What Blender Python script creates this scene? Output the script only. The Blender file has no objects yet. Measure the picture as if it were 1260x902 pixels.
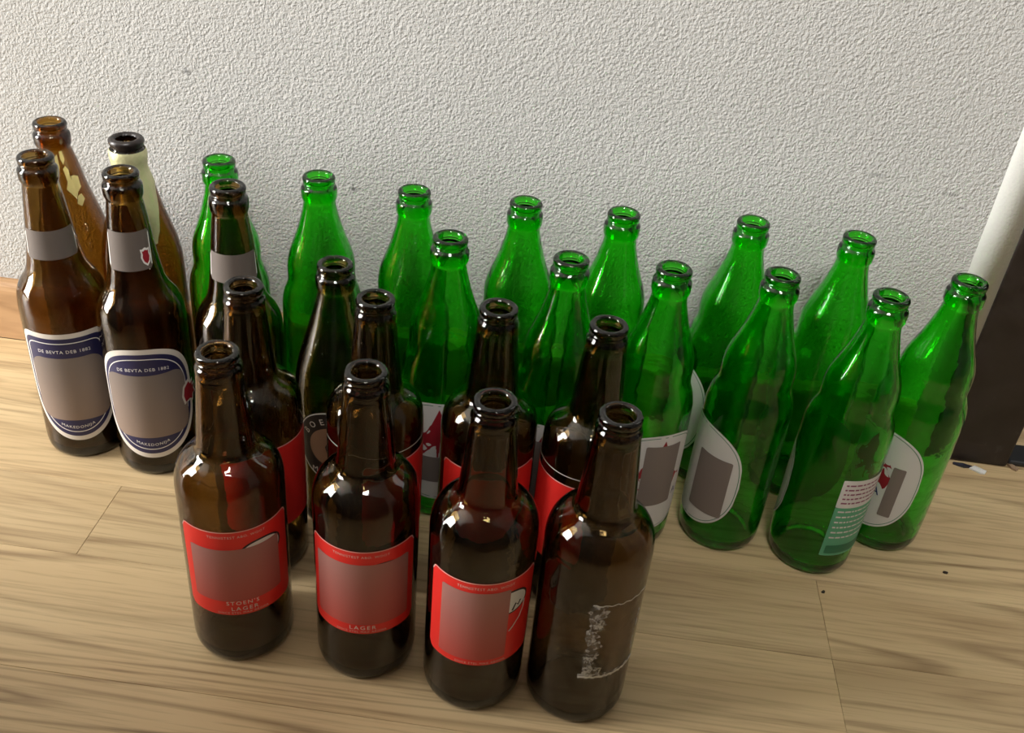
import bpy, bmesh, math, random
from mathutils import Matrix, Vector
random.seed(7)
PI = math.pi
scene = bpy.context.scene
COL = scene.collection

# ------------------------------------------------------------------ camera
cam_d = bpy.data.cameras.new('camera')
cam = bpy.data.objects.new('camera', cam_d); COL.objects.link(cam)
F = Vector((0.0, 0.82918783, -0.55897008))
RT = Vector((0.99523952, 0.05447681, 0.08081203))
UP = Vector((-0.09745926, 0.55630911, 0.82524049))
m = Matrix(((RT.x, UP.x, -F.x, 0), (RT.y, UP.y, -F.y, 0), (RT.z, UP.z, -F.z, 0.579628), (0, 0, 0, 1)))
cam.matrix_world = m
cam_d.sensor_fit = 'HORIZONTAL'; cam_d.sensor_width = 36.0
cam_d.lens = 1212.218 * 36.0 / 1260.0
cam_d.clip_start = 0.02
scene.camera = cam

# ------------------------------------------------------------------ world, light, exposure
w = bpy.data.worlds.new('daylight'); scene.world = w; w.use_nodes = True
bg = w.node_tree.nodes['Background']
bg.inputs['Color'].default_value = (0.80, 0.88, 1.0, 1); bg.inputs['Strength'].default_value = 1.0

def area(name, loc, target, sx, sy, power, color, spread=PI):
    l = bpy.data.lights.new(name, 'AREA'); l.shape = 'RECTANGLE'; l.size = sx; l.size_y = sy
    l.energy = power; l.color = color; l.spread = spread
    o = bpy.data.objects.new(name, l); COL.objects.link(o)
    o.location = loc
    o.rotation_euler = (Vector(target) - Vector(loc)).to_track_quat('-Z', 'Y').to_euler()
    return o
# daylight entering by the tall balcony window in the left wall
area('window_daylight', (-3.46, -0.05, 1.22), (0.0, -0.05, 1.22), 1.15, 2.16, 250, (1.0, 0.98, 0.95))
# soft overhead fill added to brighten the back wall; no lamp known there
area('overhead_fill', (0.15, -1.05, 2.50), (0.15, 0.30, 0.0), 0.6, 0.6, 58, (1.0, 0.98, 0.95))
# daylight in the hall beyond the door on the right
area('hall_daylight', (1.75, 1.25, 1.5), (0.45, 0.75, 0.1), 0.6, 1.2, 3.5, (1.0, 0.985, 0.95))

vs = scene.view_settings
vs.view_transform = 'Standard'; vs.look = 'None'; vs.gamma = 1.0; vs.exposure = 0.04
try: vs.use_curve_mapping = False
except Exception: pass
cy = scene.cycles
cy.max_bounces = 28; cy.transmission_bounces = 28; cy.glossy_bounces = 6; cy.diffuse_bounces = 4; cy.transparent_max_bounces = 12
cy.caustics_refractive = True; cy.caustics_reflective = True; cy.blur_glossy = 1.0; cy.sample_clamp_indirect = 40.0
cy.use_denoising = True

# ------------------------------------------------------------------ helpers
def lin(c):
    return tuple(((x / 255) / 12.92 if x / 255 <= 0.04045 else ((x / 255 + 0.055) / 1.055) ** 2.4) for x in c)

def mat(name, rgb, rough=0.6, metal=0.0, spec=0.5):
    mt = bpy.data.materials.new(name); mt.use_nodes = True
    b = mt.node_tree.nodes['Principled BSDF']
    b.inputs['Base Color'].default_value = (*rgb, 1); b.inputs['Roughness'].default_value = rough
    b.inputs['Metallic'].default_value = metal; b.inputs['Specular IOR Level'].default_value = spec
    return mt

def N(nt, kind, **kw):
    n = nt.nodes.new(kind)
    for k, v in kw.items():
        if k.startswith('i_'):
            key = k[2:]
            n.inputs[int(key) if key.isdigit() else key].default_value = v
        else: setattr(n, k, v)
    return n

def ramp(nt, stops):
    n = nt.nodes.new('ShaderNodeValToRGB'); e = n.color_ramp.elements
    while len(e) < len(stops): e.new(0.5)
    for el, (p, c) in zip(e, stops): el.position = p; el.color = (*c, 1)
    return n

def obj(name, me, mt=None, parent=None, loc=None, rz=None):
    o = bpy.data.objects.new(name, me); COL.objects.link(o)
    if mt and not me.materials: me.materials.append(mt)
    if parent: o.parent = parent
    if loc: o.location = loc
    if rz is not None: o.rotation_euler = (0, 0, rz)
    return o

def mesh(verts, faces, smooth=False, name='mesh'):
    me = bpy.data.meshes.new(name); me.from_pydata(verts, [], faces); me.update()
    if smooth:
        for p in me.polygons: p.use_smooth = True
    return me

def box_mesh(x0, x1, y0, y1, z0, z1, bevel=0.0, seg=2):
    bm = bmesh.new(); bmesh.ops.create_cube(bm, size=1)
    for v in bm.verts:
        v.co = Vector((x0 + (v.co.x + .5) * (x1 - x0), y0 + (v.co.y + .5) * (y1 - y0), z0 + (v.co.z + .5) * (z1 - z0)))
    if bevel: bmesh.ops.bevel(bm, geom=bm.edges[:], offset=bevel, segments=seg, affect='EDGES', profile=.5)
    me = bpy.data.meshes.new('box'); bm.to_mesh(me); bm.free(); return me

def multi_box(boxes, bevel=0.0):
    bm = bmesh.new()
    for b in boxes:
        t = box_mesh(*b, bevel=bevel); bm.from_mesh(t)
    me = bpy.data.meshes.new('boxes'); bm.to_mesh(me); bm.free(); return me

def tag(o, label=None, cat=None, group=None, kind=None):
    if label: o['label'] = label
    if cat: o['category'] = cat
    if group: o['group'] = group
    if kind: o['kind'] = kind
    return o

# ------------------------------------------------------------------ materials of the setting
def wall_material(name, base, bump=0.5, marks=()):
    mt = bpy.data.materials.new(name); mt.use_nodes = True; nt = mt.node_tree; L = nt.links
    b = nt.nodes['Principled BSDF']; b.inputs['Roughness'].default_value = 0.85; b.inputs['Specular IOR Level'].default_value = 0.2
    tc = N(nt, 'ShaderNodeTexCoord')
    n1 = N(nt, 'ShaderNodeTexNoise', i_Scale=460.0, i_Detail=1.5, i_Roughness=0.5)
    n2 = N(nt, 'ShaderNodeTexNoise', i_Scale=520.0, i_Detail=2.0, i_Roughness=0.5)
    n3 = N(nt, 'ShaderNodeTexNoise', i_Scale=5.0, i_Detail=4.0, i_Roughness=0.6)
    for n in (n1, n2, n3): L.new(tc.outputs['Object'], n.inputs['Vector'])
    mx = N(nt, 'ShaderNodeMath', operation='MULTIPLY_ADD'); mx.inputs[1].default_value = 0.35
    L.new(n2.outputs['Fac'], mx.inputs[0]); L.new(n1.outputs['Fac'], mx.inputs[2])
    bp = N(nt, 'ShaderNodeBump', i_Strength=bump, i_Distance=0.0016)
    L.new(mx.outputs[0], bp.inputs['Height']); L.new(bp.outputs['Normal'], b.inputs['Normal'])
    r = ramp(nt, [(0.3, tuple(c * 0.93 for c in base)), (0.7, base)])
    L.new(n3.outputs['Fac'], r.inputs['Fac'])
    last = r.outputs['Color']
    for (mx_, my_, mz_, rx, rz, amt) in marks:      # scuffs and nicks with a shape of their own
        mp = N(nt, 'ShaderNodeMapping', vector_type='POINT')
        mp.inputs['Location'].default_value = (-mx_ / rx, -my_ * 20, -mz_ / rz); mp.inputs['Scale'].default_value = (1 / rx, 20, 1 / rz)
        L.new(tc.outputs['Object'], mp.inputs['Vector'])
        ln = N(nt, 'ShaderNodeVectorMath', operation='LENGTH'); L.new(mp.outputs['Vector'], ln.inputs[0])
        nn = N(nt, 'ShaderNodeMath', operation='MULTIPLY_ADD'); nn.inputs[1].default_value = 1.6; 
        L.new(n1.outputs['Fac'], nn.inputs[0]); L.new(ln.outputs['Value'], nn.inputs[2])
        rr = ramp(nt, [(0.55, (amt, amt, amt)), (0.95, (0, 0, 0))]); 
        dv = N(nt, 'ShaderNodeMath', operation='MULTIPLY'); dv.inputs[1].default_value = 0.5
        L.new(nn.outputs[0], dv.inputs[0]); L.new(dv.outputs[0], rr.inputs['Fac'])
        mixn = N(nt, 'ShaderNodeMix', data_type='RGBA'); mixn.inputs['B'].default_value = (0.10, 0.10, 0.10, 1)
        L.new(rr.outputs['Color'], mixn.inputs['Factor']); L.new(last, mixn.inputs['A']); last = mixn.outputs['Result']
    L.new(last, b.inputs['Base Color'])
    return mt

def wood_material(name, light, mid, dark, rough=0.4, fine=1.0, scale=1.0):
    mt = bpy.data.materials.new(name); mt.use_nodes = True; nt = mt.node_tree; L = nt.links
    b = nt.nodes['Principled BSDF']; b.inputs['Roughness'].default_value = rough; b.inputs['Specular IOR Level'].default_value = 0.35
    tc = N(nt, 'ShaderNodeTexCoord'); oi = N(nt, 'ShaderNodeObjectInfo')
    off = N(nt, 'ShaderNodeVectorMath', operation='SCALE'); off.inputs[0].default_value = (13.0, 7.0, 3.0)
    L.new(oi.outputs['Random'], off.inputs['Scale'])
    add = N(nt, 'ShaderNodeVectorMath', operation='ADD'); L.new(tc.outputs['Object'], add.inputs[0]); L.new(off.outputs[0], add.inputs[1])
    # growth-ring contours: a slow noise field stretched along the board, cut into repeated bands
    mp = N(nt, 'ShaderNodeMapping'); mp.inputs['Scale'].default_value = (0.8 * scale, 9.0 * scale, 4.0); L.new(add.outputs[0], mp.inputs['Vector'])
    nz = N(nt, 'ShaderNodeTexNoise', i_Scale=1.0, i_Detail=2.5, i_Roughness=0.35, i_Distortion=0.3); L.new(mp.outputs[0], nz.inputs['Vector'])
    mu = N(nt, 'ShaderNodeMath', operation='MULTIPLY'); mu.inputs[1].default_value = 44.0; L.new(nz.outputs['Fac'], mu.inputs[0])
    fr = N(nt, 'ShaderNodeMath', operation='PINGPONG'); fr.inputs[1].default_value = 1.0; L.new(mu.outputs[0], fr.inputs[0])
    # fine pores
    mp2 = N(nt, 'ShaderNodeMapping'); mp2.inputs['Scale'].default_value = (11.0, 330.0, 60.0); L.new(add.outputs[0], mp2.inputs['Vector'])
    nf = N(nt, 'ShaderNodeTexNoise', i_Scale=1.0, i_Detail=3.0, i_Roughness=0.6); L.new(mp2.outputs[0], nf.inputs['Vector'])
    mp3 = N(nt, 'ShaderNodeMapping'); mp3.inputs['Scale'].default_value = (2.0, 26.0, 9.0); L.new(add.outputs[0], mp3.inputs['Vector'])
    ng = N(nt, 'ShaderNodeTexNoise', i_Scale=1.0, i_Detail=2.0, i_Roughness=0.5); L.new(mp3.outputs[0], ng.inputs['Vector'])
    # thin dark late-wood lines, stronger in some bands than in others
    rl = ramp(nt, [(0.02, (1, 1, 1)), (0.42, (0, 0, 0))]); L.new(fr.outputs[0], rl.inputs['Fac'])
    mp4 = N(nt, 'ShaderNodeMapping'); mp4.inputs['Scale'].default_value = (1.1, 9.0, 3.0); mp4.inputs['Location'].default_value = (5, 2, 1); L.new(add.outputs[0], mp4.inputs['Vector'])
    nm = N(nt, 'ShaderNodeTexNoise', i_Scale=1.0, i_Detail=1.5); L.new(mp4.outputs[0], nm.inputs['Vector'])
    rm = ramp(nt, [(0.36, (0.12,) * 3), (0.66, (0.62,) * 3)]); L.new(nm.outputs['Fac'], rm.inputs['Fac'])
    lm = N(nt, 'ShaderNodeMath', operation='MULTIPLY'); L.new(rl.outputs['Color'], lm.inputs[0]); L.new(rm.outputs['Color'], lm.inputs[1])
    rp = ramp(nt, [(0.34, (0.34 * fine,) * 3), (0.52, (0, 0, 0))]); L.new(nf.outputs['Fac'], rp.inputs['Fac'])
    dk = N(nt, 'ShaderNodeMath', operation='ADD', use_clamp=True); L.new(lm.outputs[0], dk.inputs[0]); L.new(rp.outputs['Color'], dk.inputs[1])
    rb = ramp(nt, [(0.30, mid), (0.68, light)]); L.new(ng.outputs['Fac'], rb.inputs['Fac'])
    r = N(nt, 'ShaderNodeMix', data_type='RGBA'); L.new(dk.outputs[0], r.inputs['Factor']); L.new(rb.outputs['Color'], r.inputs['A']); r.inputs['B'].default_value = (*dark, 1)
    hs = N(nt, 'ShaderNodeHueSaturation')                # boards differ a little
    vm = N(nt, 'ShaderNodeMath', operation='MULTIPLY_ADD'); vm.inputs[1].default_value = 0.16; vm.inputs[2].default_value = 0.92
    L.new(oi.outputs['Random'], vm.inputs[0]); L.new(vm.outputs[0], hs.inputs['Value']); L.new(r.outputs['Result'], hs.inputs['Color'])
    L.new(hs.outputs['Color'], b.inputs['Base Color'])
    bp = N(nt, 'ShaderNodeBump', i_Strength=0.12, i_Distance=0.0006); L.new(nf.outputs['Fac'], bp.inputs['Height']); L.new(bp.outputs['Normal'], b.inputs['Normal'])
    return mt

M_floor = wood_material('oak_laminate', (0.66, 0.50, 0.285), (0.56, 0.405, 0.22), (0.25, 0.16, 0.08), 0.38)
M_base = wood_material('skirting_wood', (0.60, 0.38, 0.21), (0.47, 0.28, 0.14), (0.30, 0.165, 0.075), 0.45)
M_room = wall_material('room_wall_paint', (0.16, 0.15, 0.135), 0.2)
M_ceil = mat('ceiling_paint', (0.48, 0.47, 0.45), 0.9)
M_under = mat('subfloor', (0.10, 0.08, 0.06), 0.9)
M_frame = mat('window_frame_white', (0.75, 0.75, 0.73), 0.4)
M_plaster = wall_material('smooth_filler', (0.88, 0.87, 0.83), 0.08)

# ------------------------------------------------------------------ the setting
# wall frame: origin on the skirting face at the wall foot, x along the wall, y out of the room
WA = -math.atan2(0.0514, 0.967)
WO = Vector((0.0, 0.8219 - 0.523 * 0.0514 / 0.967, 0.0))
def W(x, y, z=0.0): return Matrix.Translation(WO) @ Matrix.Rotation(WA, 4, 'Z') @ Vector((x, y, z))
def wobj(name, me, mt, parent=None, kind='structure'):
    o = obj(name, me, mt, parent)
    if parent is None:
        o.location = WO; o.rotation_euler = (0, 0, WA)
        if kind: o['kind'] = kind
    return o
def towall(px, py):
    v = Matrix.Rotation(-WA, 4, 'Z') @ (Vector((px, py, 0)) - WO); return v.x, v.y

XL, XR, YB, ZC = -3.40, 2.30, -2.70, 2.60
JX0 = towall(0.4157, 0.7725)[0]; JX1 = JX0 + 0.0735         # dark door post
M_wall = wall_material('stippled_wall_paint', (0.535, 0.53, 0.51), 0.9,
    marks=[(-0.302, 0.012, 0.295, 0.004, 0.003, 0.75), (0.289, 0.012, 0.275, 0.012, 0.002, 0.35), (0.352, 0.012, 0.266, 0.010, 0.0018, 0.45), (-0.158, 0.012, 0.2056, 0.0025, 0.003, 0.8), (0.366, 0.012, 0.255, 0.004, 0.0015, 0.4)])
WT = 0.012
wobj('wall_back', multi_box([(XL, JX0 - 0.026, WT, WT + 0.12, -0.02, ZC), (JX1 + 0.86, XR, WT, WT + 0.12, -0.02, ZC), (JX0 - 0.03, JX1 + 0.90, WT, WT + 0.12, 2.06, ZC)]), M_wall)
# plaster filler sloping from the wall plane up to the face of the door post
fp = [(JX0 - 0.0262, WT), (JX0 - 0.014, WT - 0.0035), (JX0 + 0.002, 0.0005), (JX0 + 0.002, 0.1), (JX0 - 0.0262, 0.1)]
nf_ = len(fp)
fil = mesh([(x, y, 0.0) for x, y in fp] + [(x, y, 2.05) for x, y in fp], [(i, (i + 1) % nf_, nf_ + (i + 1) % nf_, nf_ + i) for i in range(nf_)] + [tuple(range(nf_))[::-1], tuple(range(nf_, 2 * nf_))])
for p_ in fil.polygons[:2]: p_.use_smooth = True
wobj('trim_1', fil, M_plaster)

# dark painted door frame: two posts and a lintel
M_jamb = bpy.data.materials.new('dark_stained_post'); M_jamb.use_nodes = True
nt = M_jamb.node_tree; b = nt.nodes['Principled BSDF']; b.inputs['Roughness'].default_value = 0.42
tc = N(nt, 'ShaderNodeTexCoord'); n1 = N(nt, 'ShaderNodeTexNoise', i_Scale=28.0, i_Detail=5.0, i_Roughness=0.65); nt.links.new(tc.outputs['Object'], n1.inputs['Vector'])
r = ramp(nt, [(0.4, (0.012, 0.008, 0.007)), (0.62, (0.022, 0.015, 0.012)), (0.74, (0.06, 0.052, 0.046))]); nt.links.new(n1.outputs['Fac'], r.inputs['Fac']); nt.links.new(r.outputs['Color'], b.inputs['Base Color'])
r2 = ramp(nt, [(0.35, (0.3,) * 3), (0.7, (0.62,) * 3)]); nt.links.new(n1.outputs['Fac'], r2.inputs['Fac']); nt.links.new(r2.outputs['Color'], b.inputs['Roughness'])
dj = wobj('door_1', box_mesh(JX0, JX1, 0.0, 0.135, 0.0008, 2.06, 0.002), M_jamb)
wobj('door_post', box_mesh(JX1 + 0.80, JX1 + 0.86, 0.0, 0.135, 0.0008, 2.06, 0.002), M_jamb, dj)
wobj('lintel', box_mesh(JX1 + 0.0005, JX1 + 0.7995, 0.0, 0.135, 2.0, 2.06, 0.002), M_jamb, dj)
M_thr = mat('threshold_metal', (0.05, 0.052, 0.055), 0.45, 0.6)
wobj('threshold', box_mesh(JX1 + 0.002, JX1 + 0.798, 0.003, 0.034, 0.0005, 0.006, 0.002), M_thr, dj)

# skirting boards
def skirting(name, x0, x1):
    pr = [(WT, 0.0), (0.0, 0.0), (0.0, 0.056), (0.0012, 0.0605), (0.0045, 0.0635), (0.0085, 0.0645), (WT, 0.0645)]
    n = len(pr); vs_ = [(x0, y, z + 0.0006) for y, z in pr] + [(x1, y, z + 0.0006) for y, z in pr]
    fs = [(i, (i + 1) % n, n + (i + 1) % n, n + i) for i in range(n)] + [tuple(range(n))[::-1], tuple(range(n, 2 * n))]
    return wobj(name, mesh(vs_, fs), M_base)
skirting('baseboard_back', XL, JX0 - 0.03)

# floor: dark subfloor carrying separate laminate boards
fl = wobj('floor', box_mesh(XL, XR, YB, 1.5, -0.03, -0.0085), M_under)
T0 = towall(-0.3228, 0.58); T1 = towall(0.262, 0.5)
seam0 = -0.19
rows = [(1.34, 1.53), (1.15, 1.34), (0.96, 1.15), (0.77, .96), (0.58, .77), (0.39, .58), (0.20, .39), (0.0, .20), (seam0, 0.0)]
rows += [(-0.272, seam0), (-0.38, -0.272)]; k = -0.38
while k > YB: rows.append((k - 0.19, k)); k -= 0.19
for i, (y0, y1) in enumerate(rows):
    if y1 > 1.5: continue
    if i == 9: cuts = [XL, -1.55, T0[0], T1[0], 1.05, XR]
    elif i == 8: cuts = [XL, -0.86, 0.545, 1.7, XR]
    elif i == 10: cuts = [XL, -1.2, T1[0], 1.05, XR]
    elif i == 11: cuts = [XL, -0.98, 0.66, 1.5, XR]
    else:
        x = XL + 0.3 + 0.37 * (i % 3); cuts = [XL]
        while x < XR - 0.2: cuts.append(x); x += 1.2
        cuts.append(XR)
    if y0 >= -0.001: cuts = [c for c in cuts if c > -0.2]; cuts = [JX0 - 0.3] + [c for c in cuts if c > JX0]
    for a, c in zip(cuts[:-1], cuts[1:]):
        if y0 >= 0.14 and c < 0.3: continue
        hx, hy = (c - a) / 2 - 0.0001, (y1 - y0) / 2 - 0.0001
        pl = obj('plank', box_mesh(-hx, hx, -hy, hy, -0.008, 0.0, 0.0003, 1), M_floor, fl, ((a + c) / 2, (y0 + y1) / 2, 0.0))

# the rest of the room (behind and beside the camera), plus two added shade blocks
WY0, WY1 = -1.70, -0.36
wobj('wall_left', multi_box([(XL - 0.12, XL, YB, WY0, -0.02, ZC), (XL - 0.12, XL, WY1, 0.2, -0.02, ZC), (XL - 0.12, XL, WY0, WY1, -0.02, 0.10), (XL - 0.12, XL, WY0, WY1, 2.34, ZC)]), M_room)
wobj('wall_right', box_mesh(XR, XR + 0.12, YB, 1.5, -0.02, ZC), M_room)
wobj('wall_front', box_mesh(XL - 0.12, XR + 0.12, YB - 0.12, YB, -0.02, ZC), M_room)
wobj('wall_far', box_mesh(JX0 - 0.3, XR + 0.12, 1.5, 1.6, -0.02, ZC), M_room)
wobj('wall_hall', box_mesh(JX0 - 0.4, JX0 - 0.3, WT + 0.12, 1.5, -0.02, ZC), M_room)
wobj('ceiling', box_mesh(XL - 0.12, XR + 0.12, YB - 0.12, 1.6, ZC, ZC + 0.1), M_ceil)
wobj('shade_block_low', box_mesh(-0.90, -0.470, -2.1, -0.415, 0.0005, 0.26, 0.004), M_room)  # unseen low block, added to keep window light off the near floor
wobj('shade_block_tall', box_mesh(-0.75, 0.85, -1.40, -0.875, 0.0005, 1.08, 0.01), M_room)  # unseen block behind the camera, added to shade the near floor from overhead
wobj('window_1', multi_box([(XL - 0.05, XL - 0.005, WY0, WY0 + 0.05, 0.10, 2.34), (XL - 0.05, XL - 0.005, WY1 - 0.05, WY1, 0.10, 2.34),
                           (XL - 0.05, XL - 0.005, WY0 + 0.05, WY1 - 0.05, 0.10, 0.15), (XL - 0.05, XL - 0.005, WY0 + 0.05, WY1 - 0.05, 2.29, 2.34)], 0.003), M_frame)

# ------------------------------------------------------------------ glass
def glass(name, rgb, density, rough=0.0, tint=(1, 1, 1)):
    mt = bpy.data.materials.new(name); mt.use_nodes = True; nt = mt.node_tree
    b = nt.nodes['Principled BSDF']
    b.inputs['Base Color'].default_value = (*tint, 1); b.inputs['Transmission Weight'].default_value = 1.0
    b.inputs['IOR'].default_value = 1.5; b.inputs['Roughness'].default_value = rough
    tc = N(nt, 'ShaderNodeTexCoord'); oi = N(nt, 'ShaderNodeObjectInfo')
    ad = N(nt, 'ShaderNodeVectorMath', operation='ADD'); nt.links.new(tc.outputs['Object'], ad.inputs[0]); nt.links.new(oi.outputs['Random'], ad.inputs[1])
    wz = N(nt, 'ShaderNodeTexNoise', i_Scale=70.0, i_Detail=1.5, i_Roughness=0.5); nt.links.new(ad.outputs[0], wz.inputs['Vector'])
    bp = N(nt, 'ShaderNodeBump', i_Strength=0.22, i_Distance=0.0016); nt.links.new(wz.outputs['Fac'], bp.inputs['Height']); nt.links.new(bp.outputs['Normal'], b.inputs['Normal'])
    v = N(nt, 'ShaderNodeVolumeAbsorption'); v.inputs['Color'].default_value = (*rgb, 1); v.inputs['Density'].default_value = density
    nt.links.new(v.outputs[0], nt.nodes['Material Output'].inputs['Volume'])
    return mt
def sigma(T, path=0.0075):                  # colour seen through a whole bottle -> absorption
    s = [-math.log(t) / path for t in T]; d = max(s)
    return tuple(1 - x / d for x in s), d
def G(name, T): c, d = sigma(T); return glass(name, c, d)
GREEN = G('green_bottle_glass', (0.020, 0.68, 0.008))
AMBER = G('amber_bottle_glass', (0.20, 0.075, 0.006))
BROWN = G('brown_bottle_glass', (0.135, 0.066, 0.011))
OLIVE = G('olive_brown_glass', (0.17, 0.125, 0.02))

# ------------------------------------------------------------------ bottle shapes (millimetres)
def catmull(pts, step=2.0):
    out = []
    for i in range(len(pts) - 1):
        p0 = pts[max(i - 1, 0)]; p1 = pts[i]; p2 = pts[i + 1]; p3 = pts[min(i + 2, len(pts) - 1)]
        n = max(1, int(math.hypot(p2[0] - p1[0], p2[1] - p1[1]) / step))
        n = min(n, 10)
        for k in range(n):
            t = k / n
            out.append(tuple(0.5 * ((2 * b) + (c - a) * t + (2 * a - 5 * b + 4 * c - d) * t * t + (3 * b - a - 3 * c + d) * t ** 3)
                             for a, b, c, d in zip(p0, p1, p2, p3)))
    out.append(pts[-1]); return out

def interp(z, prof):
    for (r0, z0), (r1, z1) in zip(prof[:-1], prof[1:]):
        if z0 <= z <= z1 and z1 > z0: return r0 + (r1 - r0) * (z - z0) / (z1 - z0)
    return prof[-1][0] if z > prof[-1][1] else prof[0][0]

class Shape:
    def __init__(s, body, h, collar, wall=2.8, heel=None):
        """body: (r,z) control points from the heel to just under the finish; collar: 'tall' or 'slim'"""
        R0 = body[0][0]
        heel_pts = [(R0 - 7.0, 0.3), (R0 - 4.2, 0.7), (R0 - 1.6, 3.0), (R0 - 0.4, 7.0)]
        side = catmull([(r, z) for r, z in body], 2.5)
        s.side = [(R0 - 1.6, 3.0), (R0 - 0.4, 7.0)] + side
        nk = body[-1]
        if collar == 'tall':
            fin = [(nk[0], h - 21.5), (nk[0] + 0.5, h - 20.6), (14.0, h - 19.6), (14.6, h - 17.8), (14.7, h - 13.5), (14.5, h - 10.6), (13.7, h - 9.3), (12.4, h - 8.4), (12.0, h - 7.5), (12.1, h - 6.9)]
        else:
            fin = [(nk[0], h - 17.4), (nk[0] - 0.1, h - 16.2), (13.9, h - 15.2), (14.3, h - 13.8), (14.3, h - 11.4), (13.7, h - 9.8), (12.7, h - 8.8), (12.4, h - 7.6), (12.5, h - 6.9)]
        lip = [(12.9, h - 6.2)] + [(10.9 + 2.45 * math.cos(a), h - 2.55 + 2.55 * math.sin(a) - (1.6 if math.sin(a) < 0 else 0) * abs(math.sin(a))) for a in [math.radians(x) for x in (-75, -45, -20, 5, 30, 55, 75, 90, 110, 130, 150, 170)]] + [(8.5, h - 4.5)]
        outer = [(0.0, 5.0), (R0 - 20, 4.2), (R0 - 12, 2.4), (R0 - 9, 1.0)] + heel_pts + side + fin + lip
        top = body[-1][1]
        inner = []
        for r, z in reversed(side):
            if z < 10: continue
            inner.append((max(8.7, r - wall - (0.5 if r < 20 else 0.4)), z))
        ri = inner[-1][0]
        inner = [(8.4, h - 12), (8.5, top + 4)] + inner + [(ri - 0.8, 9.5), (ri - 4, 7.6), (ri - 12, 8.2), (0.0, 9.6)]
        s.h = h; s.profile = outer + inner
        me = lathe(s.profile); s.mesh = me
    def rad(s, z): return interp(z, s.side)

def lathe(prof, seg=72):
    vs_, fs = [], []
    prev = None
    for r, z in prof:
        if r <= 1e-6: ring = [len(vs_)]; vs_.append((0, 0, z / 1000))
        else:
            ring = list(range(len(vs_), len(vs_) + seg))
            vs_ += [(r * math.sin(2 * PI * i / seg) / 1000, -r * math.cos(2 * PI * i / seg) / 1000, z / 1000) for i in range(seg)]
        if prev:
            for i in range(seg):
                j = (i + 1) % seg
                if len(prev) == 1: fs.append((prev[0], ring[j], ring[i]))
                elif len(ring) == 1: fs.append((prev[i], prev[j], ring[0]))
                else: fs.append((prev[i], prev[j], ring[j], ring[i]))
        prev = ring
    me = mesh(vs_, fs, True, 'glass_body')
    bm = bmesh.new(); bm.from_mesh(me); bmesh.ops.recalc_face_normals(bm, faces=bm.faces[:]); bm.to_mesh(me); bm.free()
    return me

SH_A = Shape([(35.0, 12), (35.0, 30), (35.0, 70), (35.0, 110), (35.0, 140), (34.9, 147), (34.1, 153), (32.2, 158.6), (29.0, 163.4), (25.0, 167.2), (21.4, 169.9), (19.4, 172), (18.6, 175.5), (18.1, 181), (17.3, 191), (16.5, 200), (15.6, 211), (14.9, 219), (14.3, 225)], 243.5, 'slim')
SH_B = Shape([(34.5, 12), (34.5, 30), (34.5, 70), (34.5, 110), (34.5, 136), (34.3, 146), (32.9, 156), (29.4, 164), (25.4, 170), (22.3, 177), (20.4, 186), (18.6, 198), (17.2, 210), (15.8, 224), (14.3, 237), (13.2, 246)], 268.4, 'tall')
SH_C = Shape([(34.0, 12), (34.0, 60), (34.0, 110), (34.0, 140), (33.6, 154), (32.4, 164), (30.0, 175), (26.6, 187), (22.8, 200), (19.6, 213), (16.8, 226), (14.3, 235), (13.2, 240)], 262.0, 'tall')
SH_O = Shape([(33.0, 12), (33.0, 60), (33.0, 100), (33.0, 122), (32.2, 134), (30.4, 146), (27.4, 158), (24.0, 170), (20.4, 182), (17.2, 194), (14.4, 204), (13.2, 211)], 233.0, 'tall')
SH_G = Shape([(34.2, 12), (34.5, 30), (34.5, 70), (34.5, 110), (34.4, 126), (33.9, 136), (32.0, 145), (29.4, 152), (28.5, 158), (28.6, 165), (28.4, 171), (27.3, 178), (24.8, 186), (21.6, 194.5), (18.6, 203.5), (16.0, 213), (13.8, 222), (13.1, 228)], 250.0, 'tall')

# ------------------------------------------------------------------ labels and print that follow the glass
def place(sh, s_mm, z_mm, phi0, e):
    """a point s millimetres along the girth from the label's middle, at height z, e mm proud of the glass"""
    R = sh.rad(z_mm); a = math.radians(phi0) + s_mm / R; r = R + e
    return (r * math.sin(a) / 1000, -r * math.cos(a) / 1000, z_mm / 1000)

def cols(sh, phi0, half, zt, zb, e=0.25, n=40, rows=6):
    """a sheet given by its upper and lower edge over its width"""
    V, Fc = [], []
    for i in range(n + 1):
        u = -1 + 2 * i / n; t, bt = zt(u), zb(u)
        for j in range(rows + 1): V.append(place(sh, u * half, bt + (t - bt) * j / rows, phi0, e))
    for i in range(n):
        for j in range(rows):
            a = i * (rows + 1) + j; Fc.append((a, a + rows + 1, a + rows + 2, a + 1))
    return mesh(V, Fc, True)

def ring_line(sh, phi0, pts, width, e, closed=True, z0=0.0):
    """a printed line of given width along a path of (s,z)"""
    n = len(pts); V, Fc = [], []
    for i in range(n):
        a = pts[(i - 1) % n] if closed or i else pts[i]; c = pts[(i + 1) % n] if closed or i < n - 1 else pts[i]
        tx, tz = c[0] - a[0], c[1] - a[1]; l = math.hypot(tx, tz) or 1
        nx, nz = -tz / l * width / 2, tx / l * width / 2
        V.append(place(sh, pts[i][0] + nx, pts[i][1] + nz, phi0, e)); V.append(place(sh, pts[i][0] - nx, pts[i][1] - nz, phi0, e))
    for i in range(n if closed else n - 1):
        j = (i + 1) % n; Fc.append((2 * i, 2 * i + 1, 2 * j + 1, 2 * j))
    return mesh(V, Fc, True)

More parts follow.
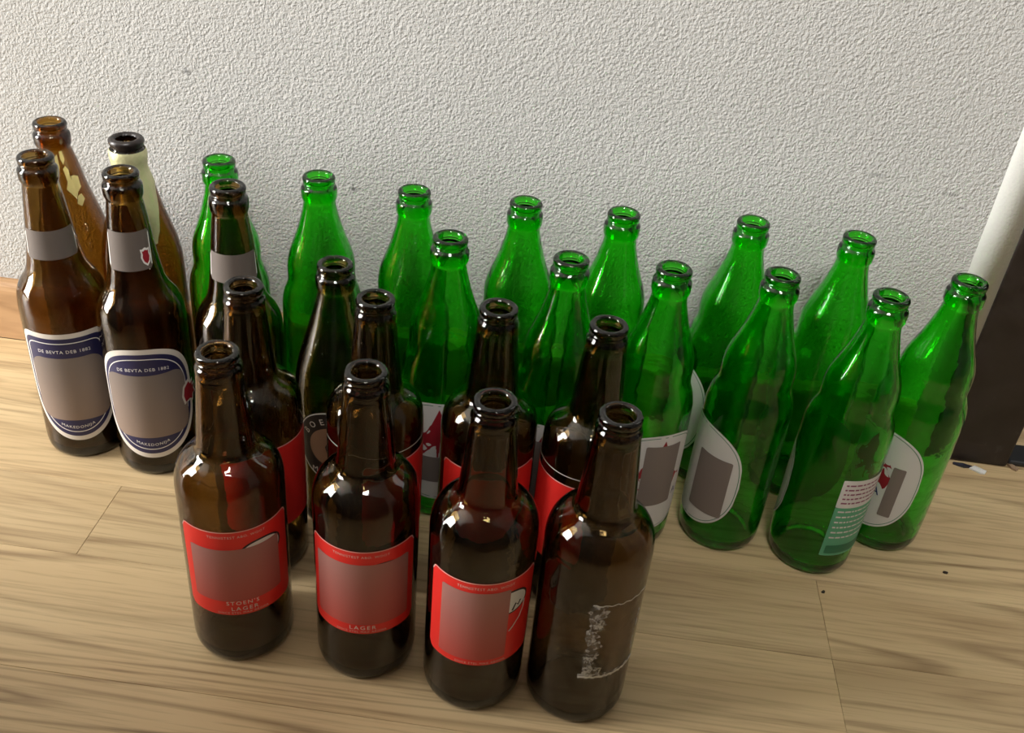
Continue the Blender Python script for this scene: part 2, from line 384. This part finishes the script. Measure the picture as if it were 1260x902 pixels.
def poly(sh, phi0, pts, e):
    """small filled shape from (s,z) points round a middle"""
    cx = sum(p[0] for p in pts) / len(pts); cz = sum(p[1] for p in pts) / len(pts)
    V = [place(sh, cx, cz, phi0, e)]; n = len(pts); Fc = []
    K = 4
    for k in range(1, K + 1):
        for p in pts: V.append(place(sh, cx + (p[0] - cx) * k / K, cz + (p[1] - cz) * k / K, phi0, e))
    for i in range(n):
        j = (i + 1) % n; Fc.append((0, 1 + i, 1 + j))
        for k in range(K - 1): Fc.append((1 + k * n + i, 1 + (k + 1) * n + i, 1 + (k + 1) * n + j, 1 + k * n + j))
    return mesh(V, Fc, True)

def text_flat(body, size, spacing=1.0):
    cu = bpy.data.curves.new('lettering', 'FONT'); cu.body = body; cu.size = size; cu.align_x = 'CENTER'; cu.align_y = 'CENTER'; cu.space_character = spacing
    cu.resolution_u = 2
    o = bpy.data.objects.new('tmp_lettering', cu); COL.objects.link(o)
    bpy.context.view_layer.update()
    me = bpy.data.meshes.new_from_object(o.evaluated_get(bpy.context.evaluated_depsgraph_get()))
    bpy.data.objects.remove(o); bpy.data.curves.remove(cu)
    return me

def text_on(sh, phi0, body, size, s0, z0, e, bow=None, spacing=1.0):
    """lettering on the glass; bow(s) lifts the line of print"""
    me = text_flat(body, size, spacing)
    for v in me.vertices:
        x, y = v.co.x + s0, v.co.y
        v.co = place(sh, x, z0 + y + (bow(x) if bow else 0), phi0, e)
    me.update(); return me

M_red = mat('red_label_paper', (0.84, 0.026, 0.02), 0.45)
M_white = mat('white_print', (0.80, 0.78, 0.74), 0.5)
M_pink = mat('pale_print', (0.80, 0.52, 0.46), 0.5)
M_black = mat('black_print', (0.012, 0.011, 0.012), 0.45)
M_navy = mat('navy_label_print', (0.022, 0.020, 0.075), 0.45)
M_cream = mat('cream_label_paper', (0.72, 0.66, 0.58), 0.55)
M_lab = mat('white_label_paper', (0.66, 0.64, 0.61), 0.5)
M_crimson = mat('crimson_print', (0.30, 0.012, 0.022), 0.5)
M_blue = mat('blue_print', (0.02, 0.035, 0.13), 0.5)
M_taupe = mat('taupe_print', (0.21, 0.17, 0.15), 0.6)
M_neck = mat('grey_brown_neck_paper', (0.13, 0.105, 0.09), 0.6)
M_tan = mat('tan_print', (0.30, 0.17, 0.10), 0.6)
M_lgreen = mat('green_label_print', (0.10, 0.36, 0.20), 0.5)
M_dgreen = mat('dark_green_print', (0.02, 0.16, 0.075), 0.5)
M_maroon = mat('maroon_print', (0.25, 0.07, 0.13), 0.6)

def two_tone(name, a, b_, z0, z1, rough=0.55):
    """muted printed field that shifts from one ink to another up the label"""
    mt = bpy.data.materials.new(name); mt.use_nodes = True; nt = mt.node_tree; L = nt.links
    p = nt.nodes['Principled BSDF']; p.inputs['Roughness'].default_value = rough
    tc = N(nt, 'ShaderNodeTexCoord'); sp = N(nt, 'ShaderNodeSeparateXYZ'); L.new(tc.outputs['Object'], sp.inputs[0])
    mr = N(nt, 'ShaderNodeMapRange'); mr.inputs['From Min'].default_value = z0 / 1000; mr.inputs['From Max'].default_value = z1 / 1000; L.new(sp.outputs['Z'], mr.inputs['Value'])
    r = ramp(nt, [(0.0, a), (1.0, b_)]); L.new(mr.outputs[0], r.inputs['Fac']); L.new(r.outputs['Color'], p.inputs['Base Color']); return mt
M_rose = two_tone('muted_rose_print', (0.52, 0.085, 0.07), (0.42, 0.19, 0.165), 60, 112)
M_dusk = two_tone('muted_brown_print', (0.27, 0.19, 0.145), (0.20, 0.165, 0.145), 35, 115)

def rrect(half, z0, z1, cr):
    """upper and lower edge of a rounded rectangle"""
    def edge(u):
        x = abs(u) * half
        if x <= half - cr: return 0.0
        d = min(1.0, (x - (half - cr)) / cr); return cr * (1 - math.sqrt(max(0, 1 - d * d)))
    return (lambda u: z1 - edge(u)), (lambda u: z0 + edge(u))

def oval(zc, hh, n=2.3):
    f = lambda u: hh * max(0.0, 1 - abs(u) ** n) ** (1 / n)
    return (lambda u: zc + f(u)), (lambda u: zc - f(u))

def oval_pts(half, zc, hh, n=2.0, k=64):
    out = []
    for i in range(k):
        t = 2 * PI * i / k; c, s = math.cos(t), math.sin(t)
        out.append((half * math.copysign(abs(c) ** (2 / n), c), zc + hh * math.copysign(abs(s) ** (2 / n), s)))
    return out

# ------------------------------------------------------------------ bottle builders
def bottle(name, sh, glass_mat, xy, label, group):
    root = bpy.data.objects.new(name, None); COL.objects.link(root)
    root.empty_display_size = 0.03; root.location = (xy[0], xy[1], 0.0)
    tag(root, label, 'bottle', group)
    gb = bpy.data.objects.new('glass_body', sh.mesh); COL.objects.link(gb); gb.parent = root
    if not sh.mesh.materials: sh.mesh.materials.append(glass_mat)
    gb.material_slots[0].link = 'OBJECT'; gb.material_slots[0].material = glass_mat
    return root

GB = 'empty brown beer bottles on the floor'
GG = 'empty green beer bottles on the floor'
RH = 66 * PI / 180 * 35.0

def red_label(root, sh, phi, detail=True, top=127.5, border=None):
    t, bt = rrect(RH, 51.0, top, 5.0)
    lab = obj('label', cols(sh, phi, RH, t, bt), M_red, root)
    edge = [(u * RH / 20, t(u / 20) - 0.5) for u in range(-20, 21)]
    obj('border_line', ring_line(sh, phi, edge, 0.7, 0.32, False), M_pink, lab)
    if border: obj('border_line', ring_line(sh, 0, [(math.radians(a) * 35.0, 135.3) for a in range(border[0], border[1] + 1, 4)], 0.7, 0.3, False), M_cream, lab)
    if not detail: return lab
    obj('lettering', text_on(sh, phi, 'TENNISTEST ABO. WOOT', 2.9, 0, 122.6, 0.36, None, 1.15), M_pink, lab)
    # black-edged white badge, partly under the muted field
    obj('badge_edge', poly(sh, phi, oval_pts(15.5, 106, 10.5, 2.2, 40)[0:40] and [(x + 16, z) for x, z in oval_pts(15.5, 106, 10.5, 2.2, 40)], 0.34), M_black, lab)
    obj('badge', poly(sh, phi, [(x + 16, z) for x, z in oval_pts(14.0, 106, 9.1, 2.2, 40)], 0.44), M_white, lab)
    return lab

def red_detail(root, sh, phi, lab, s0, s1, z0, z1, lager=2):
    hw = (s1 - s0) / 2; mid = (s0 + s1) / 2
    t, bt = rrect(hw, z0, z1, 1.0)
    pan = obj('printed_field', cols(sh, phi + math.degrees(mid / 35.0), hw, t, bt, 0.55, 30, 4), M_rose, lab)
    if lager:
        if lager > 1: obj('lettering', text_on(sh, phi, "STOEN'S", 4.8, 0, 62.0, 0.62, lambda s: -0.0016 * s * s + 0.4, 1.25), M_white, lab)
        obj('lettering', text_on(sh, phi, 'LAGER', 5.0, 1, 57.0, 0.62, None, 1.3), M_white, lab)
    obj('lettering', text_on(sh, phi, 'SINCE ETEL MAX AROMA', 2.6, 0, 53.0, 0.36, None, 1.2), M_pink, lab)

def brown(xy, label, phi=None, **kw):
    root = bottle('brown_beer_bottle', SH_A, BROWN, xy, label, GB)
    lab = red_label(root, SH_A, phi, **kw) if phi is not None else None
    return root, lab

# --- front row of stout amber bottles
r9, l9 = brown((-0.1770, 0.4854), 'brown beer bottle with red label reading LAGER, leftmost of the front row', 20)
red_detail(r9, SH_A, 20, l9, -33, 29, 64.5, 112)
r10, l10 = brown((-0.0862, 0.4803), 'brown beer bottle with red label, second from the left in the front row', 4)
red_detail(r10, SH_A, 4, l10, -34, 34, 60.0, 116, 1)
r13, l13 = brown((-0.0075, 0.4634), 'brown beer bottle with red label and white badge, beside the bottle with torn label', 9)
red_detail(r13, SH_A, 9, l13, -30, 16.5, 56.5, 119, 0)
obj('badge_mark', ring_line(SH_A, 9, [(19, 98), (21.5, 103.5), (23.5, 101.0), (25.5, 104.5)], 1.6, 0.5, False), M_black, l13)
obj('badge_tail', ring_line(SH_A, 9, [(29.5, 102), (29, 95), (26, 88), (21, 82), (18, 79)], 1.1, 0.5, False), M_white, l13)
r14, _ = brown((0.0659, 0.4617), 'brown beer bottle with torn-off label and white paper residue, rightmost of front row')

# torn paper and glue left where the label was
def residue(root, sh, phi):
    mt = bpy.data.materials.new('torn_paper_residue'); mt.use_nodes = True; nt = mt.node_tree; L = nt.links
    p = nt.nodes['Principled BSDF']; p.inputs['Base Color'].default_value = (0.62, 0.60, 0.56, 1); p.inputs['Roughness'].default_value = 0.8
    tc = N(nt, 'ShaderNodeTexCoord'); nz = N(nt, 'ShaderNodeTexNoise', i_Scale=300.0, i_Detail=4.0, i_Roughness=0.7); L.new(tc.outputs['Object'], nz.inputs['Vector'])
    r = ramp(nt, [(0.42, (0.06,) * 3), (0.62, (0.8,) * 3)]); L.new(nz.outputs['Fac'], r.inputs['Fac']); L.new(r.outputs['Color'], p.inputs['Alpha'])
    mt2 = mat('paper_edge', (0.62, 0.60, 0.56), 0.8)
    rnd = random.Random(3)
    ws = [6.0 + 4.5 * rnd.random() for _ in range(40)]
    # ragged upright strip along the label's left edge
    V, Fc = [], []
    for i in range(40):
        z = 54 + 66 * i / 39; a = -1.5 + 1.8 * rnd.random() + 1.0 * math.sin(i * .5); 
        wd = ws[i] + (4.0 if i < 5 else 0) + (3.0 if i > 32 else 0)
        for q in range(4): V.append(place(sh, a + wd * q / 3, z, phi, 0.2))
    for i in range(39):
        for q in range(3): a = i * 4 + q; Fc.append((a, a + 1, a + 5, a + 4))
    obj('paper_residue', mesh(V, Fc, True), mt, root)
    # curved strip along its lower edge, thin line along its upper edge
    pts = [(x, 52.6 + 0.5 * math.sin(x * 1.3) + 0.2 * rnd.random()) for x in range(-2, 46, 2)]
    obj('paper_residue', ring_line(sh, phi, pts, 4.6, 0.22, False), mt, root)
    obj('paper_residue', ring_line(sh, phi, [(x, z - 0.6) for x, z in pts], 1.8, 0.26, False), mt2, root)
    pts = [(x, 119.6 + 0.7 * math.sin(x * .9) + 0.4 * rnd.random()) for x in range(0, 44, 2)]
    obj('paper_residue', ring_line(sh, phi, pts, 0.9, 0.22, False), mt2, root)
    pts = [(38 + 1.4 * math.sin(i * 1.7), 64 + 3.0 * i) for i in range(14)]
    obj('paper_residue', ring_line(sh, phi, pts, 2.6, 0.22, False), mt, root)
residue(r14, SH_A, -2)

# --- second row of stout amber bottles
r6, l6 = brown((-0.1839, 0.5653), 'brown beer bottle behind the leftmost front bottle, its red label half hidden', 38, detail=False)
r8, l8 = brown((-0.0950, 0.5653), 'brown beer bottle with white-edged red label, behind second bottle of the front row', 60, detail=False, border=(-66, 126))
r11, l11 = brown((-0.0124, 0.5688), 'brown beer bottle second from right in the middle brown row, red label behind front neck', 8, detail=False)
r12, l12 = brown((0.0616, 0.5604), 'brown beer bottle behind the torn-label bottle, only a red label corner showing', -70, detail=False, border=(-136, -4))

# --- tall brown bottles with dark blue labels at the left end
def navy_bottle(xy, phi, label, neck, body_label=True, emblem=False, nb=False):
    root = bottle('brown_beer_bottle', SH_B, BROWN, xy, label, GB); sh = SH_B
    # neck label
    nphi, nz0, nz1, nh = neck
    t, bt = rrect(nh, nz0, nz1, 2.0)
    nl = obj('neck_label', cols(sh, nphi, nh, t, bt, 0.25, 24, 5), M_neck, root)
    t2, b2 = rrect(nh, nz0, nz0 + 1.2, 0.3)
    obj('border_line', ring_line(sh, nphi, [(-nh + .4, nz0 + 3), (-nh + .4, nz1 - 3)], 1.0, 0.32, False), M_white, nl)
    obj('border_line', ring_line(sh, nphi, [(nh - .4, nz0 + 3), (nh - .4, nz1 - 3)], 1.0, 0.32, False), M_white, nl)
    if emblem:
        sp = [(0, 7.6), (2.6, 6.4), (4.4, 6.8), (4.0, 3.0), (4.8, 0), (3.4, -4.6), (0, -7.6), (-3.4, -4.6), (-4.8, 0), (-4.0, 3.0), (-4.4, 6.8), (-2.6, 6.4)]
        e1 = obj('emblem', poly(sh, 55, [(x * 0.88, 203.5 + z) for x, z in sp], 0.40), M_white, nl)
        obj('emblem_field', poly(sh, 55, [(x * 0.6, 203.5 + z * 0.74) for x, z in sp], 0.50), M_crimson, e1)
    if not body_label: return root
    hw = 43.0 if nb else 38.0
    def top(u):
        if nb: return 77 + 54.5 * max(0, 1 - abs(u) ** 2.6) ** (1 / 2.6)
        return 77 + 52.5 * max(0, 1 - abs(u) ** 9) ** (1 / 9)
    def bot(u): return 77 - 55.0 * max(0, 1 - abs(u) ** 2.15) ** (1 / 2.15)
    lab = obj('label', cols(sh, phi, hw, top, bot, 0.25, 56, 10), M_cream, root)
    sc = 0.915
    nv = obj('label_field', cols(sh, phi, hw * sc, lambda u: 77 + (top(u) - 77) * sc, lambda u: 77 + (bot(u) - 77) * sc, 0.38, 56, 10), M_navy, lab)
    path = [(hw * 0.83 * x / 30, 77 + (top(x / 30) - 77) * 0.83) for x in range(-30, 31)] + [(hw * 0.83 * x / 30, 77 + (bot(x / 30) - 77) * 0.83) for x in range(29, -30, -1)]
    obj('border_line', ring_line(sh, phi, path, 0.8, 0.48), M_white, nv)
    obj('lettering', text_on(sh, phi, 'DE BEVTA DEB 1882', 4.2, 0, 112.5 if not nb else 112, 0.50, (lambda s: -0.004 * s * s) if nb else (lambda s: -0.0012 * s * s), 1.15), M_white, nv)
    R_ = 38.0
    obj('lettering', text_on(sh, phi, 'MAKEDONIJA', 4.0, 0, 36.0, 0.50, lambda s: 0.016 * s * s, 1.15), M_white, nv)
    t, bt = rrect(hw * 0.80, 43.5, 106.5, 12.0)
    obj('printed_field', cols(sh, phi, hw * 0.80, t, bt, 0.60, 40, 6), M_dusk, nv)
    if emblem:
        leaf = [(0, 14), (3, 9), (7, 11), (6, 5), (11, 5), (8, 0), (11, -6), (6, -5), (4, -11), (0, -8), (-7, -9), (-9, 0), (-7, 9)]
        e1 = obj('emblem', poly(sh, phi, [(x + 38, 76 + z) for x, z in leaf], 0.75), M_cream, lab)
        obj('emblem_field', poly(sh, phi, [(x * .78 + 38, 76 + z * .78) for x, z in leaf], 0.88), M_crimson, e1)
    return root
navy_bottle((-0.3727, 0.6831), 15, 'tall brown beer bottle with flat-topped dark blue label, nearest the left edge', (25, 189.0, 212.5, 22.0))
navy_bottle((-0.3030, 0.6698), 14, 'tall brown beer bottle with rounded dark blue label and red emblem', (15, 193.5, 225.0, 17.5), emblem=True, nb=True)
navy_bottle((-0.2212, 0.6633), 14, 'tall brown beer bottle with grey neck label, in front of leftmost green bottle', (14, 195.5, 218.5, 21.0), body_label=False)

# --- slender amber bottles behind them, with gold neck foil
M_gold = mat('gold_foil', (0.85, 0.72, 0.30), 0.35, 0.35)
M_palegold = bpy.data.materials.new('pale_crumpled_foil'); M_palegold.use_nodes = True
nt = M_palegold.node_tree; p = nt.nodes['Principled BSDF']; p.inputs['Metallic'].default_value = 0.3; p.inputs['Roughness'].default_value = 0.4; p.inputs['Base Color'].default_value = (0.66, 0.64, 0.36, 1)
tc = N(nt, 'ShaderNodeTexCoord'); nz = N(nt, 'ShaderNodeTexNoise', i_Scale=260.0, i_Detail=3.0); nt.links.new(tc.outputs['Object'], nz.inputs['Vector'])
bp = N(nt, 'ShaderNodeBump', i_Strength=0.5, i_Distance=0.001); nt.links.new(nz.outputs['Fac'], bp.inputs['Height']); nt.links.new(bp.outputs['Normal'], p.inputs['Normal'])

r1 = bottle('brown_beer_bottle', SH_C, AMBER, (-0.3999, 0.7658), 'slender amber bottle with scraps of gold foil on its neck, in the left back corner', GB)
def scrap(root, sh, phi, pts, e=0.3): obj('foil_scrap', poly(sh, 0, [(math.radians(a) * sh.rad(z), z) for a, z in pts], e), M_gold, root)
scrap(r1, SH_C, 0, [(40, 226), (48, 228), (54, 224), (52, 219), (64, 219), (76, 217), (74, 208), (62, 205), (54, 200), (46, 205), (38, 209), (44, 215)])
scrap(r1, SH_C, 0, [(40, 240), (50, 240), (52, 233), (44, 229), (39, 234)])
scrap(r1, SH_C, 0, [(58, 202), (68, 203), (72, 198), (60, 193), (52, 196)])
scrap(r1, SH_C, 0, [(24, 236), (32, 238), (33, 228), (28, 222), (22, 228)])

r3 = bottle('brown_beer_bottle', SH_C, AMBER, (-0.3288, 0.7462), 'slender amber bottle with pale gold foil round its neck and ragged black rim', GB)
def foil_sleeve(root, sh):
    n, rows = 72, 8; V, Fc = [], []
    for i in range(n):
        a = 2 * PI * i / n; d = math.degrees((a - math.radians(48) + PI) % (2 * PI) - PI)
        low = 176 + min(46, abs(d) * 0.95) + 0.8 * math.sin(i * 1.9)
        for j in range(rows + 1):
            z = low + (243.5 - low) * j / rows; R = sh.rad(z) + 0.3 + 0.12 * math.sin(i * 2.3 + j * 1.7)
            if z > 239: R = max(R, 14.2 + 0.5 * math.sin((z - 239) / 5))
            V.append((R * math.sin(a) / 1000, -R * math.cos(a) / 1000, z / 1000))
        for z, R in ((247, 15.0), (250.5, 14.9), (253.2, 14.0 + 0.3 * math.sin(i * 2.7))):
            V.append((R * math.sin(a) / 1000, -R * math.cos(a) / 1000, (z + 0.4 * math.sin(i * 3.1)) / 1000))
    m_ = rows + 4
    for i in range(n):
        k2 = (i + 1) % n
        for j in range(m_ - 1): Fc.append((i * m_ + j, k2 * m_ + j, k2 * m_ + j + 1, i * m_ + j + 1))
    obj('neck_foil', mesh(V, Fc, True), M_palegold, root)
    # ragged blackened crust on the rim
    n, kk = 72, 9; V, Fc = [], []; rnd = random.Random(5)
    for i in range(n):
        a = 2 * PI * i / n; jag = 0.9 * rnd.random()
        for q in range(kk):
            t = math.radians(-60 + 205 * q / (kk - 1)); rr_ = 2.95 + 0.35 * rnd.random()
            R = 10.9 + rr_ * math.cos(t); z = 262 - 2.55 + rr_ * math.sin(t) * 1.05
            if q == 0: z -= 2.2 * jag + 0.8
            if q == kk - 1: z -= 1.5 * jag
            V.append((R * math.sin(a) / 1000, -R * math.cos(a) / 1000, z / 1000))
    for i in range(n):
        k2 = (i + 1) % n
        for q in range(kk - 1): Fc.append((i * kk + q, k2 * kk + q, k2 * kk + q + 1, i * kk + q + 1))
    obj('rim_crust', mesh(V, Fc, True), mat('blackened_rim', (0.018, 0.013, 0.012), 0.35), root)
foil_sleeve(r3, SH_C)

# --- olive-brown bottle with a dark round label
r7 = bottle('brown_beer_bottle', SH_O, OLIVE, (-0.1347, 0.6256), 'olive-brown sloping-shouldered bottle with dark round label, in the middle of the brown bottles', GB)
t, bt = oval(88, 34, 2.0)
l7 = obj('label', cols(SH_O, 2, 30, t, bt, 0.25, 44, 8), mat('dark_brown_label', (0.022, 0.016, 0.014), 0.5), r7)
obj('border_line', ring_line(SH_O, 2, oval_pts(29.0, 88, 32.8), 0.9, 0.36), M_white, l7)
disc = obj('disc', poly(SH_O, 2, oval_pts(18.0, 88, 18.5, 2.0, 40), 0.40), M_tan, l7)
obj('figure', poly(SH_O, 2, [(-2, 74), (4, 74), (5, 84), (7, 92), (4, 96), (3, 101), (-1, 102), (-3, 98), (-2, 94), (-5, 88)], 0.52), M_black, disc)
for ch, a in (('B', 152), ('O', 130), ('E', 108)):
    me = text_flat(ch, 7.6)
    ca, sa = math.cos(math.radians(a - 90)), math.sin(math.radians(a - 90))
    for v in me.vertices:
        x, y = v.co.x, v.co.y
        v.co = place(SH_O, 23.2 * math.cos(math.radians(a)) + x * ca - y * sa, 88 + 24.5 * math.sin(math.radians(a)) + x * sa + y * ca, 2, 0.4)
    obj('lettering', me, M_cream, l7)
obj('lettering', text_on(SH_O, 2, 'M', 7.0, -14, 63.5, 0.4), M_cream, l7)

# --- green bottles
def green(xy, label, phi=None, art=None, star=True):
    root = bottle('green_beer_bottle', SH_G, GREEN, xy, label, GG); sh = SH_G
    if phi is None: return root
    t, bt = oval(72.5, 49.0, 2.5); H = 42.0
    lab = obj('label', cols(sh, phi, H, t, bt, 0.25, 56, 8), M_lab, root)
    obj('border_line', ring_line(sh, phi, oval_pts(H * 0.955, 72.5, 49.0 * 0.955, 2.5), 0.6, 0.33), M_dgreen, lab)
    if art:
        tri = [(0, 44), (6, 28), (15, 18), (23, 4), (15, -6), (0, -4), (-15, -6), (-23, 4), (-15, 18), (-6, 28)]
        if star: obj('emblem', poly(sh, phi, [(x, 72 + z) for x, z in tri], 0.38), M_crimson, lab)
        obj('lettering', text_on(sh, phi, 'A', 9.0, -20.5, 58, 0.50), M_blue, lab)
        obj('lettering', text_on(sh, phi, 'A', 9.0, 20.5, 58, 0.50), M_blue, lab)
        s0, s1, z0, z1 = art
        tt, bb = rrect((s1 - s0) / 2, z0, z1, 1.0)
        obj('printed_field', cols(sh, phi + math.degrees((s0 + s1) / 2 / 34.5), (s1 - s0) / 2, tt, bb, 0.62, 24, 4), M_taupe, lab)
    return root
green((-0.2555, 0.7499), 'leftmost green bottle at the wall, behind the tall brown bottle with grey neck label')
green((-0.1704, 0.7371), 'green bottle at the wall, second from left, behind the olive-brown bottle')
green((-0.0913, 0.7274), 'green bottle at the wall, third from left, wall visible on both sides of its neck')
green((-0.0014, 0.7261), 'green bottle at the wall, fourth from left, in the middle of the back row')
green((0.0771, 0.7237), 'green bottle at the wall, fifth from left, third from the right in the back row')
green((0.1821, 0.7314), 'green bottle at the wall, second from right, behind the round-label bottle', -88)
green((0.2656, 0.7215), 'rightmost green bottle standing against the wall, between two front green bottles')
green((-0.0543, 0.6520), 'leftmost green bottle of the second row, white label with red showing below', 2, (-17, 17, 42, 68))
green((0.0354, 0.6372), 'green bottle of the second row behind the two middle brown necks', -8, (-20, 20, 45, 105))
green((0.1104, 0.6374), 'green bottle with white and red front label, directly behind the torn-label brown bottle', 24, (-15, 15.5, 50, 111))
g10 = green((0.1906, 0.6442), 'green bottle with round white label turned to the left, beside the white and red label', -70, (2, 33, 38, 96), False)
g12 = green((0.2660, 0.6273), 'foremost green bottle, with small white and green back label', -148)
g13 = green((0.3344, 0.6636), 'rightmost green bottle beside the dark door post, round white label with blue letter', -60, (17.5, 27.5, 40, 91))
# blue letter and red shape next to the muted field on the rightmost label
obj('emblem', poly(SH_G, -42, [(-3.5, 83), (0, 86), (1.8, 80), (2.6, 70), (-2, 71), (-6, 74)], 0.66), M_crimson, g13.children[1])
obj('lettering', text_on(SH_G, -42, 'A', 11.0, -1.0, 61.5, 0.70), M_blue, g13.children[1])

# back label of the foremost green bottle
t, bt = rrect(23.5, 77.0, 105.0, 0.5)
bl = obj('back_label', cols(SH_G, 34, 23.5, t, bt, 0.25, 24, 4), M_lab, g12)
t, bt = rrect(23.5, 25.5, 77.0, 0.5)
gf = obj('label_field', cols(SH_G, 34, 23.5, t, bt, 0.26, 24, 4), M_lgreen, bl)
t, bt = rrect(20.5, 28.0, 37.0, 0.5)
obj('label_band', cols(SH_G, 34, 20.5, t, bt, 0.40, 24, 2), M_dgreen, gf)
# print too small to read: broken lines of ink
def fine_print(zs, mt, parent, seed):
    rnd = random.Random(seed)
    for z in zs:
        V, Fc, x = [], [], -20.5
        while x < 18:
            w_ = 1.6 + 3.6 * rnd.random(); x1 = min(x + w_, 20.5); k = len(V)
            V += [place(SH_G, x, z - 0.75, 34, 0.40), place(SH_G, x1, z - 0.75, 34, 0.40), place(SH_G, x1, z + 0.75, 34, 0.40), place(SH_G, x, z + 0.75, 34, 0.40)]
            Fc.append((k, k + 1, k + 2, k + 3)); x = x1 + 0.9
        obj('print_line', mesh(V, Fc), mt, parent)
fine_print((100, 95.5, 91, 86.5, 82), M_maroon, bl, 1)
fine_print((73, 67.5, 62, 56.5, 51, 45.5), M_lab, gf, 2)

# ------------------------------------------------------------------ litter and a painted shadow line by the door post
def chip(name, x, y, sx, sy, h, rz, mt, label, cat, seed):
    rnd = random.Random(seed); n = 9; V = [(0, 0, h)]
    ring = [((sx * (0.7 + 0.5 * rnd.random())) * math.cos(2 * PI * i / n), (sy * (0.7 + 0.5 * rnd.random())) * math.sin(2 * PI * i / n)) for i in range(n)]
    V += [(a, c, h * (0.35 + 0.6 * rnd.random())) for a, c in ring] + [(a, c, 0.0) for a, c in ring]
    Fc = [(0, 1 + i, 1 + (i + 1) % n) for i in range(n)] + [(1 + i, 1 + n + i, 1 + n + (i + 1) % n, 1 + (i + 1) % n) for i in range(n)] + [tuple(range(n + 1, 2 * n + 1))[::-1]]
    o = obj(name, mesh(V, Fc), mt, None, (x, y, 0.0002), rz); tag(o, label, cat); return o
M_chip = mat('white_paint_flake', (0.72, 0.71, 0.69), 0.6)
M_shadow_strip = mat('painted_shadow', (0.02, 0.022, 0.04), 0.5)  # dark colour standing in for shade at the post foot
M_crumb = mat('dark_crumb', (0.03, 0.02, 0.012), 0.8)
M_sliver = mat('wood_sliver', (0.30, 0.20, 0.12), 0.7)
chip('paint_flake', 0.4590, 0.7585, 0.0085, 0.0045, 0.003, -0.35, M_chip, 'white paint flake on the floor at the foot of the dark door post', 'flake', 1)
chip('shadow_strip', 0.4440, 0.7645, 0.0085, 0.0030, 0.003, -0.15, M_shadow_strip, 'dark blue shadow line modelled as a strip at the foot of the door post', 'shadow', 2)  # solid dark strip put where a shadow line runs beside the flake
chip('wood_sliver', 0.4950, 0.7700, 0.0030, 0.0085, 0.003, 0.5, M_sliver, 'pale brown splinter at the right foot of the door post', 'splinter', 3)
chip('crumb', 0.3812, 0.6131, 0.0022, 0.0016, 0.0013, 0.3, M_crumb, 'dark crumb on the bare boards right of the green bottles', 'crumb', 4)
chip('crumb', 0.2701, 0.5765, 0.0016, 0.0014, 0.0011, 0.3, M_crumb, 'tiny dark crumb in front of the foremost green bottle', 'crumb', 5)
